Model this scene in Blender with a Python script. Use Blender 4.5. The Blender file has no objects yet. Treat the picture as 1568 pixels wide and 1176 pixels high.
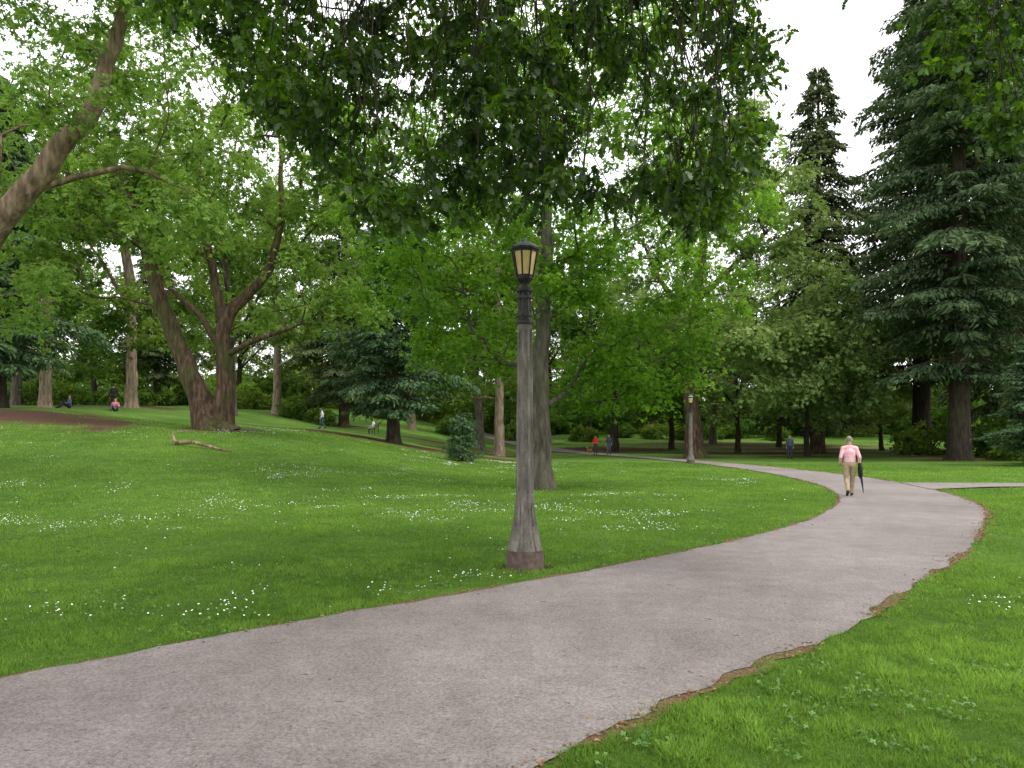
import bpy, math, numpy as np
from mathutils import Vector
rng=np.random.default_rng(7)
scene=bpy.context.scene
COL=scene.collection
def link(o,parent=None):
    COL.objects.link(o)
    if parent is not None: o.parent=parent
    return o
# ------------------------------------------------------------ utilities
def ss(a,b,x):
    t=np.clip((np.asarray(x,float)-a)/(b-a),0,1); return t*t*(3-2*t)
def vnoise(x,y,s=1.0,seed=0):
    x=np.asarray(x,float)*s+seed*17.3+1000; y=np.asarray(y,float)*s+seed*9.1+1000
    xi=np.floor(x);yi=np.floor(y);fx=x-xi;fy=y-yi
    def h(a,b):
        v=np.sin(a*127.1+b*311.7+seed*3.7)*43758.5453; return v-np.floor(v)
    fx=fx*fx*(3-2*fx);fy=fy*fy*(3-2*fy)
    return (h(xi,yi)*(1-fx)+h(xi+1,yi)*fx)*(1-fy)+(h(xi,yi+1)*(1-fx)+h(xi+1,yi+1)*fx)*fy
def terrain(X,Y):
    X=np.asarray(X,float);Y=np.asarray(Y,float)
    z=2.2*ss(13,42,Y)*ss(2,-16,X)
    z=z+1.0*ss(-15,-30,X)*ss(18,42,Y)+1.2*ss(-12,-35,X)*ss(38,70,Y)
    z=z+2.6*ss(72,135,Y)
    z=z+7*ss(135,230,Y)
    z=z+0.5*(vnoise(X,Y,0.05,3)-.5)*ss(80,95,Y)
    z=z+.10*(vnoise(X,Y,.28,4)-.5)*ss(-1,-7,X)*ss(9,16,Y)
    return z
def tz(x,y): return float(terrain(x,y))
def mk(name,V,Fs,mats,tint=None,smooth=False,midx=None):
    if not isinstance(Fs,list): Fs=[Fs]
    me=bpy.data.meshes.new(name)
    V=np.asarray(V,np.float32)
    me.vertices.add(len(V)); me.vertices.foreach_set('co',V.ravel())
    li=np.concatenate([np.asarray(F,np.int32).ravel() for F in Fs])
    tot=np.concatenate([np.full(len(F),F.shape[1],np.int32) for F in Fs])
    st=np.concatenate([[0],np.cumsum(tot)[:-1]]).astype(np.int32)
    me.loops.add(len(li)); me.loops.foreach_set('vertex_index',li)
    me.polygons.add(len(tot)); me.polygons.foreach_set('loop_start',st)
    if smooth: me.polygons.foreach_set('use_smooth',np.ones(len(tot),bool))
    if midx is not None: me.polygons.foreach_set('material_index',np.asarray(midx,np.int32))
    me.update(calc_edges=True)
    if tint is not None:
        a=me.attributes.new('tint','FLOAT','FACE'); a.data.foreach_set('value',np.asarray(tint,np.float32))
    for m in (mats if isinstance(mats,list) else [mats]): me.materials.append(m)
    return me
def norm(v): return v/np.maximum(np.linalg.norm(v,axis=-1,keepdims=True),1e-9)
def scatter(TV,TF,base,d,n,L,W=None):
    """instances a small template (u along d, v sideways, w along n)"""
    base=np.asarray(base,float); N=len(base)
    d=norm(d); n=n-(n*d).sum(1,keepdims=True)*d; n=norm(n); s=np.cross(d,n)
    L=np.broadcast_to(np.asarray(L,float),(N,)); W=L if W is None else np.broadcast_to(np.asarray(W,float),(N,))
    TV=np.asarray(TV,float)
    V=base[:,None,:]+d[:,None,:]*(TV[None,:,0:1]*L[:,None,None])+s[:,None,:]*(TV[None,:,1:2]*W[:,None,None])+n[:,None,:]*(TV[None,:,2:3]*L[:,None,None])
    TF=np.asarray(TF,int)
    F=(TF[None]+(np.arange(N)*len(TV))[:,None,None]).reshape(-1,TF.shape[1])
    return V.reshape(-1,3),F
RH_V=[(0,0,0),(.42,.32,.07),(1,0,-.05),(.42,-.32,.07)]; RH_F=[(0,1,2,3)]
def fan():
    V=[];F=[]
    for k,(a,l) in enumerate([(-1.0,.8),(0,1.0),(1.0,.8),(2.6,.7)]):
        ca,sa=math.cos(a),math.sin(a)
        for (u,v,w) in RH_V:
            u*=l*.62;v*=l*.62
            V.append((u*ca-v*sa,u*sa+v*ca,w*.6-(.06 if k%2 else 0)+u*(-.12)))
        F.append(tuple(4*k+i for i in range(4)))
    return V,F
FAN_V,FAN_F=fan()
o=[(0,.0),(.14,.07),(.27,.25),(.38,.13),(.53,.36),(.63,.17),(.79,.27),(.86,.12),(1,0)]
LOB_V=[(u,v,-.25*u*u+.25*abs(v)) for u,v in o]+[(u,-v,-.25*u*u+.25*abs(v)) for u,v in o[-2:0:-1]]
LOB_F=[tuple(range(len(LOB_V)))]
STK_V=[];
for u,r in((0,1),(1,.45)):
    for k in range(3): STK_V.append((u,r*math.cos(k*2.094),r*math.sin(k*2.094)))
STK_F=[(0,1,4,3),(1,2,5,4),(2,0,3,5)]
def sticks(base,d,L,R):
    N=len(base); d=norm(d); up=np.tile([.3,.2,1.],(N,1)); a=norm(np.cross(d,up)); b=np.cross(d,a)
    L=np.broadcast_to(L,(N,));R=np.broadcast_to(R,(N,))
    V=np.zeros((N,6,3))
    for i,(u,r,s) in enumerate(STK_V):
        V[:,i]=base+d*(u*L)[:,None]+a*(r*R)[:,None]+b*(s*R)[:,None]
    F=(np.asarray(STK_F)[None]+(np.arange(N)*6)[:,None,None]).reshape(-1,4)
    return V.reshape(-1,3),F
class Acc:
    def __init__(s): s.V=[];s.F={};s.n=0;s.T={}
    def add(s,V,F,t=None):
        F=np.asarray(F); k=F.shape[1]
        s.F.setdefault(k,[]).append(F+s.n); s.V.append(np.asarray(V,float)); s.n+=len(V)
        s.T.setdefault(k,[]).append(np.zeros(len(F)) if t is None else np.asarray(t,float))
    def mesh(s,name,mats,smooth=False):
        ks=sorted(s.F); 
        return mk(name,np.concatenate(s.V),[np.concatenate(s.F[k]) for k in ks],mats,np.concatenate([np.concatenate(s.T[k]) for k in ks]),smooth)
def tube(acc,P,R,sides=8,flare=None):
    P=np.asarray(P,float);R=np.asarray(R,float);n=len(P)
    T=np.gradient(P,axis=0) if n>2 else np.tile(P[1]-P[0],(2,1)); T=norm(T)
    ref=np.array([1.,0,0]) if abs(T[0][0])<.8 else np.array([0,1.,0])
    ang=np.linspace(0,2*math.pi,sides,endpoint=False); rings=[]
    for i in range(n):
        a=ref-T[i]*ref.dot(T[i]); a/=np.linalg.norm(a); ref=a; b=np.cross(T[i],a)
        rr=R[i]*np.ones(sides)
        if flare is not None: rr=rr*(1+flare[i]*np.cos(ang*5+1.3)*.5+flare[i]*.5*np.cos(ang*3))
        rings.append(P[i]+np.outer(np.cos(ang)*rr,a)+np.outer(np.sin(ang)*rr,b))
    V=np.concatenate(rings); i=np.arange(sides);j=(i+1)%sides
    F=np.concatenate([np.stack([k*sides+i,k*sides+j,(k+1)*sides+j,(k+1)*sides+i],1) for k in range(n-1)])
    acc.add(V,F)
# ------------------------------------------------------------ materials
def newmat(name):
    m=bpy.data.materials.new(name); m.use_nodes=True; nt=m.node_tree; nt.nodes.clear()
    out=nt.nodes.new('ShaderNodeOutputMaterial'); return m,nt,out
def nd(nt,t,**k):
    n=nt.nodes.new(t)
    for a,b in k.items(): setattr(n,a,b)
    return n
def noise(nt,scale,detail=3,coord='Object',stretch=None,rough=.6):
    tc=nd(nt,'ShaderNodeTexCoord'); n=nd(nt,'ShaderNodeTexNoise'); n.inputs['Scale'].default_value=scale; n.inputs['Detail'].default_value=detail; n.inputs['Roughness'].default_value=rough
    if stretch:
        mp=nd(nt,'ShaderNodeMapping'); mp.inputs['Scale'].default_value=stretch
        nt.links.new(tc.outputs[coord],mp.inputs['Vector']); nt.links.new(mp.outputs[0],n.inputs['Vector'])
    else: nt.links.new(tc.outputs[coord],n.inputs['Vector'])
    return n.outputs['Fac']
def ramp(nt,src,stops):
    r=nd(nt,'ShaderNodeValToRGB'); e=r.color_ramp.elements
    while len(e)<len(stops): e.new(.5)
    for i,(p,c) in enumerate(stops): e[i].position=p; e[i].color=(*c,1)
    nt.links.new(src,r.inputs[0]); return r.outputs[0]
def mixc(nt,fac,a,b,mode='MIX'):
    m=nd(nt,'ShaderNodeMix',data_type='RGBA',blend_type=mode)
    for s,v in ((m.inputs[0],fac),(m.inputs[6],a),(m.inputs[7],b)):
        if hasattr(v,'links'): nt.links.new(v,s)
        elif isinstance(v,(int,float)): s.default_value=v
        else: s.default_value=(*v,1)
    return m.outputs[2]
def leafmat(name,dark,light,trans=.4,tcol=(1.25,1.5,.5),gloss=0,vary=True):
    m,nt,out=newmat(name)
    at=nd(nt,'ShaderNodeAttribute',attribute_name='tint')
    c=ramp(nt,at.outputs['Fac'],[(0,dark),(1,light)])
    if vary:
        oi=nd(nt,'ShaderNodeObjectInfo'); f2=ramp(nt,oi.outputs['Random'],[(0,(.80,.92,1.0)),(1,(1.2,1.08,.95))])
        c=mixc(nt,1.0,c,f2,'MULTIPLY')
    ct=mixc(nt,1.0,c,tcol,'MULTIPLY')
    d=nd(nt,'ShaderNodeBsdfDiffuse'); t=nd(nt,'ShaderNodeBsdfTranslucent'); mx=nd(nt,'ShaderNodeMixShader'); mx.inputs[0].default_value=trans
    nt.links.new(c,d.inputs[0]); nt.links.new(ct,t.inputs[0]); nt.links.new(d.outputs[0],mx.inputs[1]); nt.links.new(t.outputs[0],mx.inputs[2])
    last=mx
    if gloss:
        g=nd(nt,'ShaderNodeBsdfGlossy'); g.inputs['Roughness'].default_value=.45; g.inputs['Color'].default_value=(.9,1,.85,1)
        m2=nd(nt,'ShaderNodeMixShader'); m2.inputs[0].default_value=gloss
        nt.links.new(mx.outputs[0],m2.inputs[1]); nt.links.new(g.outputs[0],m2.inputs[2]); last=m2
    nt.links.new(last.outputs[0],out.inputs[0]); return m
def surf(name,col,rough=.85,bump=None,bstr=.5,bdist=.02,metal=0,spec=.3):
    m,nt,out=newmat(name); p=nd(nt,'ShaderNodeBsdfPrincipled'); p.inputs['Roughness'].default_value=rough; p.inputs['Metallic'].default_value=metal
    p.inputs['Specular IOR Level'].default_value=spec
    c=col(nt) if callable(col) else mixc(nt,1.0,col,ramp(nt,noise(nt,9,3),[(.3,(.8,.8,.8)),(.7,(1.15,1.15,1.15))]),'MULTIPLY')
    nt.links.new(c,p.inputs['Base Color'])
    if bump:
        b=nd(nt,'ShaderNodeBump'); b.inputs['Strength'].default_value=bstr; b.inputs['Distance'].default_value=bdist
        nt.links.new(bump(nt),b.inputs['Height']); nt.links.new(b.outputs[0],p.inputs['Normal'])
    nt.links.new(p.outputs[0],out.inputs[0]); return m
def barkmat(name,c1,c2,c3,moss=.0):
    def col(nt):
        c=ramp(nt,noise(nt,2.2,6,stretch=(3,3,.7)),[(.3,c1),(.5,c2),(.72,c3)])
        if moss: c=mixc(nt,ramp(nt,noise(nt,.7,4),[(.48,(0,0,0)),(.62,(moss,)*3)]),c,(.06,.085,.02))
        return c
    return surf(name,col,.95,lambda nt:noise(nt,5,6,stretch=(3,3,.6)),1.0,.08)
BARK_GREY=barkmat('bark_grey',(.03,.027,.02),(.085,.075,.058),(.17,.15,.12),.35)
BARK_BROWN=barkmat('bark_brown',(.02,.013,.009),(.075,.046,.03),(.19,.12,.078),.5)
BARK_TAN=barkmat('bark_tan',(.06,.04,.026),(.19,.13,.085),(.36,.27,.19),.2)
BARK_PALE=barkmat('bark_pale',(.10,.07,.05),(.26,.19,.14),(.42,.33,.26))
BARK_DARK=barkmat('bark_dark',(.010,.008,.006),(.036,.027,.02),(.075,.057,.043),.3)
L_MAPLE=leafmat('maple_leaves',(.065,.13,.022),(.31,.41,.10),.42,(1.35,1.45,.65))
L_PLANE=leafmat('plane_leaves',(.085,.15,.04),(.37,.47,.17),.40,(1.25,1.3,.7))
L_MAIN=leafmat('linden_leaves',(.04,.11,.018),(.22,.38,.055),.5,(1.55,1.6,.6))
L_OAK=leafmat('oak_leaves',(.007,.023,.004),(.075,.155,.013),.42,(2.1,2.3,.4),.04)  # backlit silhouette look put into the leaf colour, darker than the other trees
L_BACK=leafmat('background_leaves',(.04,.095,.018),(.20,.31,.065),.40,(1.35,1.45,.6))
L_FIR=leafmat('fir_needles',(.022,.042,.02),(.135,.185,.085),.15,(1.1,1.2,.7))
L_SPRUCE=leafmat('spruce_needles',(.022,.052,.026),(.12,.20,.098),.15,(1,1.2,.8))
# ------------------------------------------------------------ trees
def grow(chains,targets,rg,seg=1.1,tip=.018,arch=.12,pw=.5,hang=False,zmin=2.0,upcost=1.2):
    NM=60000;P=np.zeros((NM,3));par=np.full(NM,-1);pl=np.zeros(NM);fix=np.zeros(NM);n=0;CH=[]
    for ci,c in enumerate(chains):
        c=np.array(c,float); seglen=np.linalg.norm(np.diff(c[:,:3],axis=0),axis=1); cum=np.concatenate([[0],np.cumsum(seglen)])
        m=max(4,int(cum[-1]/.55)); s=np.linspace(0,cum[-1],m)
        cc=np.stack([np.interp(s,cum,c[:,k]) for k in range(4)],1)
        for it in range(2): cc[1:-1,:3]=(cc[:-2,:3]+cc[1:-1,:3]*2+cc[2:,:3])/4
        cc[1:-1,:3]+=rg.normal(0,.03,(m-2,3))
        ids=[]
        if ci>0:
            j=int(np.argmin(np.linalg.norm(P[:n]-cc[0,:3],axis=1))); prev=j
        else: prev=-1
        for q in cc:
            P[n]=q[:3];par[n]=prev;fix[n]=q[3];pl[n]=(pl[prev]+np.linalg.norm(q[:3]-P[prev])) if prev>=0 else 0;ids.append(n);prev=n;n+=1
        CH.append((ids,True))
    D0=np.linalg.norm(targets[:,None,:]-P[None,:n],axis=2).min(1)
    for ti in np.argsort(D0):
        t=targets[ti]; d=np.linalg.norm(P[:n]-t,axis=1)
        cost=d+.22*pl[:n]+ (0 if hang else upcost*np.maximum(0,P[:n,2]-t[2]+.15*d)) + np.where(P[:n,2]<zmin,50,0)
        j=int(np.argmin(cost)); p=P[j]; v=t-p; L=np.linalg.norm(v); k=max(2,int(L/seg)+1)
        mid=p+v*.5+np.array([0,0,1])*L*arch+rg.normal(0,.09*L,3)
        ids=[j];prev=j
        for s in np.linspace(0,1,k+1)[1:]:
            q=(1-s)**2*p+2*s*(1-s)*mid+s*s*t+(rg.normal(0,.04*min(L,3),3) if s<1 else 0)
            P[n]=q;par[n]=prev;pl[n]=pl[prev]+np.linalg.norm(q-P[prev]);ids.append(n);prev=n;n+=1
        CH.append((ids,False))
    cnt=np.zeros(n); haschild=np.zeros(n,bool)
    for i in range(n-1,-1,-1):
        if not haschild[i]: cnt[i]=max(cnt[i],1)
        if par[i]>=0: cnt[par[i]]+=cnt[i]; haschild[par[i]]=True
    R=tip*cnt**pw; R=np.where(fix[:n]>0,fix[:n],R)
    acc=Acc()
    for ids,fx in CH:
        r=R[ids].copy()
        if not fx: r[0]=min(r[0]*.8,r[1]*1.3)
        fl=None
        if fx and P[ids[0]][2]<.5:
            h=P[ids][:,2]-P[ids[0]][2]; e=np.exp(-h/.55); r=r*(1+.55*e); fl=.22*e+.05
        tube(acc,P[ids],r,14 if fx else (7 if r[0]>.08 else 4),fl)
    return acc
def lobes(L,rg):
    out=[];
    for (cx,cy,cz,rx,ry,rz,n) in L:
        d=norm(rg.normal(size=(n,3))); r=rg.uniform(.35,1,(n,1))**.55
        out.append(np.array([cx,cy,cz])+d*r*np.array([rx,ry,rz]))
    return np.concatenate(out)
def foliage(targets,rg,nper,R,leaf,tv=FAN_V,tf=FAN_F,flat=.2,droop=.45,jit=.5):
    m=len(targets); c=np.repeat(targets,nper,0); N=len(c)
    Rc=np.repeat(rg.uniform(.65,1.25,m)*R,nper); ct=np.repeat(rg.uniform(0,1,m),nper)
    tilt=np.repeat(rg.normal(0,.25,(m,2)),nper,0)
    th=rg.uniform(0,2*math.pi,N); r=Rc*np.sqrt(rg.uniform(0,1,N))
    lob=np.repeat(rg.uniform(0,6.28,m),nper); r=r*(.72+.33*np.cos(th*3+lob)+.18*np.cos(th*5-lob))
    x=r*np.cos(th);y=r*np.sin(th); z=rg.normal(0,flat,N)*Rc-droop*r*r/Rc+tilt[:,0]*x+tilt[:,1]*y
    pos=c+np.stack([x,y,z],1)
    nn=norm(np.stack([np.cos(th)*.45,np.sin(th)*.45,np.ones(N)],1)+rg.normal(0,jit,(N,3)))
    dd=norm(np.stack([np.cos(th),np.sin(th),-.5*np.ones(N)],1)+rg.normal(0,.6,(N,3)))
    V,F=scatter(tv,tf,pos,dd,nn,leaf*rg.uniform(.65,1.25,N))
    big=vnoise(pos[:,0]+pos[:,2]*.7,pos[:,1]-pos[:,2]*.9,.35,77)
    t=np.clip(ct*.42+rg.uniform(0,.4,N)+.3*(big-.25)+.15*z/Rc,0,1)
    return V,F,np.repeat(t,len(tf))
def put(name,tr,fo,loc,rot=0,sc=1.0,parent=None,scz=None):
    a=bpy.data.objects.new(name,tr); link(a,parent)
    a.location=loc; a.rotation_euler=(0,0,rot); a.scale=(sc,sc,scz or sc)
    for k,f in enumerate(fo if isinstance(fo,list) else [fo]):
        b=bpy.data.objects.new('foliage' ,f); link(b,a)
    return a
def decid(name,chains,lb,seed,nper,R,leaf,lm,bm,**kw):
    rg=np.random.default_rng(seed); T=lobes(lb,rg); T=T[T[:,2]>2.0]
    fk={k:kw.pop(k) for k in('flat','droop','jit','tv','tf') if k in kw}
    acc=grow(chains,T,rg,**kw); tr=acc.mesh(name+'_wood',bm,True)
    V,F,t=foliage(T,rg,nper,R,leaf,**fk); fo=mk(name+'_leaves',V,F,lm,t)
    return tr,fo
def conifer(name,H,r0,R,z0,seed,lm,bm,dens=1.0,droop=.35,card=.36,prof=.75,spacing=.5):
    rg=np.random.default_rng(seed); acc=Acc()
    zz=np.linspace(0,H,24); zz[1]=.5; lean=rg.normal(0,.003,2)
    P=np.stack([lean[0]*zz**1.2,lean[1]*zz**1.2,zz],1); rr=r0*(1-zz/H)**.8+.02; e=np.exp(-zz/.5)
    tube(acc,P,rr*(1+.3*e),14,.2*e+.04)
    VV=[];FF=[];TT=[];nv=0; z=z0
    while z<H-.3:
        t=(z-z0)/(H-z0); nb=5 if t<.8 else 4; a0=rg.uniform(0,6.28)
        for k in range(nb):
            if rg.uniform()<.12: continue
            a=a0+k*6.283/nb+rg.normal(0,.3); L=(R*((1-t)**prof)*(min(1,.55+t*4)) +.3)*rg.uniform(.42,1.18)
            zb=z+rg.uniform(-.35,.35); s=np.linspace(0,1,7); rise=.10+.35*t
            dx,dy=math.cos(a),math.sin(a); dr=droop*rg.uniform(.6,1.4)
            bz=lambda s:zb+L*(rise*s*1.0-(dr+rise*.6)*s*s+.18*s**3.)
            B=np.stack([dx*L*s,dy*L*s,bz(s)],1); B[:,:2]+=P[0,:2]+np.array([np.interp(z,zz,P[:,0]),np.interp(z,zz,P[:,1])])
            tube(acc,B,(.012+.014*L)*(1-s*.85),4)
            n=int(46*L*dens)+12
            u=rg.uniform(.08,1,n)**.8; side=rg.choice([-1,1],n); tw=(.10+.30*(1-u))*L*.75+.3
            q=rg.uniform(0,1,n); off=q*tw
            cx=dx*L*u+dx*off*.5; cy=dy*L*u+dy*off*.5
            px=-dy*side*off; py=dx*side*off
            cz=bz(u)-.45*off*off/ (tw+.3)-rg.exponential(.16,n)*card*2.0
            pos=np.stack([cx+px+B[0,0],cy+py+B[0,1],cz],1)
            dd=norm(np.stack([dx*.6-dy*side*.9,dy*.6+dx*side*.9,-.3-rg.uniform(0,.9,n)],1)+rg.normal(0,.3,(n,3)))
            nn=np.tile([0,0,1.],(n,1))+rg.normal(0,.55,(n,3))
            V,F=scatter([(0,0,0),(.3,.5,0),(1,.05,-.05),(.35,-.5,0)],RH_F,pos,dd,nn,card*rg.uniform(.6,1.3,n),card*.40)
            VV.append(V);FF.append(F+nv);nv+=len(V)
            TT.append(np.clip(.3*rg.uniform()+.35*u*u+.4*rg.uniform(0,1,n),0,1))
        z+=spacing*rg.uniform(.75,1.25)*(1-.45*t)
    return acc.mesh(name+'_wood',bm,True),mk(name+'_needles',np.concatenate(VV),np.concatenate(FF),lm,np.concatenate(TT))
# --- large forked maple on the left
MB=decid('forked_maple',[
  [(0.2,0,-.4,.78),(-.5,0,1.5,.55),(-1.5,0,3.9,.43),(-2.4,-.2,6.4,.36),(-3.0,-.3,8.6,.30),(-4.0,-.2,12.4,.22),(-6.3,.2,14.6,.12)],
  [(0.3,.1,.2,.55),(.8,.1,1.9,.46),(.65,0,3.8,.40),(.5,.1,5.6,.34),(1.6,.2,6.6,.26),(2.7,.3,7.6,.22),(3.5,.3,10.6,.16),(3.4,0,14.5,.08)],
  [(.5,.1,5.4,.26),(-.1,.3,8.3,.2),(-.9,.4,11.5,.16),(-.6,.4,16,.08)],
  [(.6,0,3.9,.2),(-.6,-.5,6.0,.15),(-1.6,-1.2,6.9,.08)],
  [(.7,0,3.7,.16),(2.2,-.6,4.3,.12),(4.8,-1.2,5.1,.07)]],
  [(-6,0,14.5,4,4,4,50),(-1,0,18,5.5,5,4.5,72),(4.5,0,14,4.5,4.5,4.5,62),(6.3,0,9.2,3.2,4,3,34),(-7.2,0,9.5,3,4,3.4,36),(-2,-2,11,4,3,2.5,30),(1,3,8,6,2,2.5,22),(7,-1,5.8,2.4,2,1.3,12)],
  11,78,1.1,.31,L_MAPLE,BARK_BROWN,tip=.02,arch=.1)
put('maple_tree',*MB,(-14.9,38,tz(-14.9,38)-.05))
# --- linden behind the lamp
ME=decid('linden',[
  [(0,0,-.3,.34),(-.04,0,1.5,.28),(-.05,0,3.9,.25),(.08,0,6.7,.215),(.15,.1,9.2,.17),(.1,.1,12.5,.11),(.2,0,16,.05)]],
  [(.3,0,11.5,5.6,5,4,95),(-3.3,0,7.6,3.2,3.2,2.2,44),(3.4,.5,6.8,3.4,3,2.2,56),(3.6,1.6,4.3,2.3,2.2,1.2,30),(-2.4,2,5.0,2.3,2,1.2,24),(.5,0,15,4,4,3,46),(5.6,1,9.5,2.6,3,2.4,30),(-5,1,10.5,2.4,3,2.5,24),(2.4,2.5,3.4,2.2,1.6,.8,14),(.2,-1.5,7.2,2.2,1,1.8,14)],
  12,100,.95,.20,L_MAIN,BARK_GREY,tip=.012,arch=.05)
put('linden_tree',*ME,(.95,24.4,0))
# --- plane tree right of centre
MF=decid('plane',[
  [(0,0,-.4,.85),(-.2,0,3,.62),(-.6,0,7,.5),(0,0,11,.42),(.3,0,14,.36),(.9,0,19,.26),(1.5,0,25,.1)],
  [(-.5,0,7.2,.32),(2,-1,8.4,.26),(4.6,-1.5,9.1,.2),(8,-1.5,7.6,.1)],
  [(.1,0,12.2,.28),(3,.5,15,.22),(6,.5,18,.12)],
  [(0,0,11,.28),(-2.6,0,13.5,.18),(-4.2,0,17,.09)]],
  [(.5,0,20,7.5,7,6,90),(7,0,13.5,6,6,3.6,66),(-4.2,0,12.5,4.6,5,4,44),(9.5,-1,7.6,4.6,4,2.4,60),(5.5,0,20,5.5,5,5,44),(2,0,25.5,4.2,4,3,30),(3,-3,8.6,5,3,1.6,40),(12,0,5,2.6,3,1.6,30),(5,-3,5.5,4,2,1,18),(9,-3,10,4,2,2,30)],
  13,85,1.45,.40,L_PLANE,BARK_BROWN,tip=.03,arch=.08)
put('plane_tree',*MF,(14.3,60,tz(14.3,60)))
# --- leaning tree entering from the left edge
ML=decid('leaning_maple',[
  [(0,0,-.3,.55),(.7,0,2.5,.44),(3.1,0,5.8,.37),(5.1,0,8.2,.31),(6.9,0,10.4,.23),(7.6,0,13,.16),(8.2,0,16,.07)],
  [(4.9,0,8.0,.1),(7.6,.5,9.0,.07),(9.2,.8,8.2,.04)]],
  [(4,0,15,5,5,3.5,56),(7.5,0,11.5,3.2,3.5,2.6,34),(1,0,10,4,4,3,30),(2.5,1,6,3.5,3,2,24),(9,1,7.8,1.8,2,1.6,12),(8.3,0,15.5,3,3,2.5,22)],
  14,80,1.0,.23,L_MAPLE,BARK_TAN,tip=.013)
put('maple_tree',*ML,(-18.2,21,tz(-18.2,21)))
# --- generic trees
def gen(seed,H,W,lm,bm,r=.36,nper=50,leaf=.46,clr=.18):
    rg=np.random.default_rng(seed)
    ch=[[(0,0,-.4,r*1.2),(rg.normal(0,.15),0,H*.12,r),(rg.normal(0,.3),rg.normal(0,.3),H*.35,r*.75),(rg.normal(0,.5),rg.normal(0,.4),H*.6,r*.5),(rg.normal(0,.6),0,H*.9,r*.15)]]
    for k in range(3):
        a=rg.uniform(0,6.28); z=H*rg.uniform(.2,.4)
        ch.append([(0,0,z,r*.45),(math.cos(a)*W*.35,math.sin(a)*W*.35,z+H*.14,r*.32),(math.cos(a)*W*.6,math.sin(a)*W*.6,z+H*.22,r*.12)])
    lb=[(0,0,H*.68,W*.75,W*.75,H*.27,80)]
    for k in range(9):
        a=k*.7*3.1+rg.uniform(0,1); rr=W*rg.uniform(.45,.75); z=H*rg.uniform(clr+.1,.72)
        lb.append((math.cos(a)*rr,math.sin(a)*rr,z,W*.38,W*.38,H*.09,17))
    return decid('tree%d'%seed,ch,lb,seed,nper,W*.19,leaf,lm,bm,tip=.025,pw=.42)
G1=gen(21,24,7.5,L_MAPLE,BARK_GREY); G2=gen(22,22,8,L_BACK,BARK_DARK,clr=.08); G3=gen(23,26,7.5,L_BACK,BARK_PALE,r=.42,clr=.14); G4=gen(24,22,8,L_PLANE,BARK_DARK,clr=.08)
K1=conifer('fir',40,.70,8.0,6.0,31,L_FIR,BARK_DARK,dens=1.35,card=.42,spacing=.72,droop=.40)
K2=conifer('spruce',18,.42,4.8,2.6,32,L_SPRUCE,BARK_DARK,dens=1.4,card=.34,droop=.34,spacing=.48)
K3=conifer('fir_b',34,.58,7.0,3.6,33,L_FIR,BARK_BROWN,dens=1.3,card=.42,spacing=.72,droop=.46)
def P(name,m,x,y,rot=0,sc=1,scz=None): put(name,*m,(x,y,tz(x,y)-.05),rot,sc,None,scz)
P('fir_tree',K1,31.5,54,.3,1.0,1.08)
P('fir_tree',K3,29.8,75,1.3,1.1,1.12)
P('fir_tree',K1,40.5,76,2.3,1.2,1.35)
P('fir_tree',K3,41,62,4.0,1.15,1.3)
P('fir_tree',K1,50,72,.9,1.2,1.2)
P('spruce_tree',K2,-7.9,51,.5,1.0,.98)
P('spruce_tree',K2,29.6,43.5,2.5,.60,.42)
P('fir_tree',K3,-18.2,83,2.2,.9,.9)
P('spruce_tree',K2,-31.5,47,1.1,1.1,1.15)
P('fir_tree',K3,-52,78,.1,1.0,1.0)
P('maple_tree',G3,-28.8,58,.4,.9,1.05)
P('maple_tree',G3,-26,85,1.4,1,1.1)
P('maple_tree',G1,-24,66,3.4,.9,1.15)
P('maple_tree',G3,-32.2,53,2.0,.8,.9)
P('maple_tree',G1,-40,62,2.6,1.0,1.1)
P('maple_tree',G1,-3,72,4.4,1.1,1.12)
P('maple_tree',G3,-1.0,60,5.0,.85,.9)
P('maple_tree',G2,10.5,78,.8,1,1.0)
P('maple_tree',G1,24,92,.2,1.0,1.0)
P('plane_tree',G4,25,65,2.2,.62,.60)
P('maple_tree',G4,22,75,5.2,.7,.70)
P('maple_tree',G4,30.6,88,1.2,.75,.75)
P('maple_tree',G2,17.4,84,3.9,.75,.8)
P('fir_tree',K3,36,90,.6,.62,.5)
P('maple_tree',G4,39.5,82,3.1,.6,.5)
P('maple_tree',G3,-12,92,2.7,1,1.1)
P('maple_tree',G2,4,90,1.7,1,1.1)
KS=conifer('young_fir',2.6,.04,.72,.3,41,L_SPRUCE,BARK_DARK,dens=3.2,card=.13,spacing=.17,droop=.02,prof=.8)
P('young_fir_tree',KS,-2.6,40.5,0,1)
# --- distant forest belt
fr=bpy.data.objects.new('background_forest',None); link(fr)
rg=np.random.default_rng(5); ms=[G1,G2,G4,K1,G2,G3,K3]
for row,(yy,sp) in enumerate([(108,9.5),(132,9.5)]):
    x=-105-row*8
    while x<105+row*8:
        X=x+rg.uniform(-3,3);Y=yy+rg.uniform(-7,7); m=ms[rg.integers(0,7)]; s=rg.uniform(.75,1.05)
        if m in (K1,K3): s*=.72
        if 28<X<52 and row==0: s*=.75
        put('tree',*m,(X,Y,tz(X,Y)-.1),rg.uniform(0,6.28),s,fr); x+=sp*rg.uniform(.8,1.2)
rg=np.random.default_rng(9)
T=lobes([(0,0,1.0,2.4,2.2,1.3,40),(1.6,.4,.8,1.4,1.4,1,14),(-1.8,0,.9,1.3,1.3,1,14)],rg)
V,F,t=foliage(T,rg,60,.7,.26); SH=mk('shrub_leaves',V,F,L_BACK,t)
a=Acc()
for k in range(7):
    an=k*.9; tube(a,[(0,0,-.1),(math.cos(an)*.5,math.sin(an)*.5,.7),(math.cos(an)*1.3,math.sin(an)*1.2,1.5)],[.05,.04,.015],5)
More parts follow.
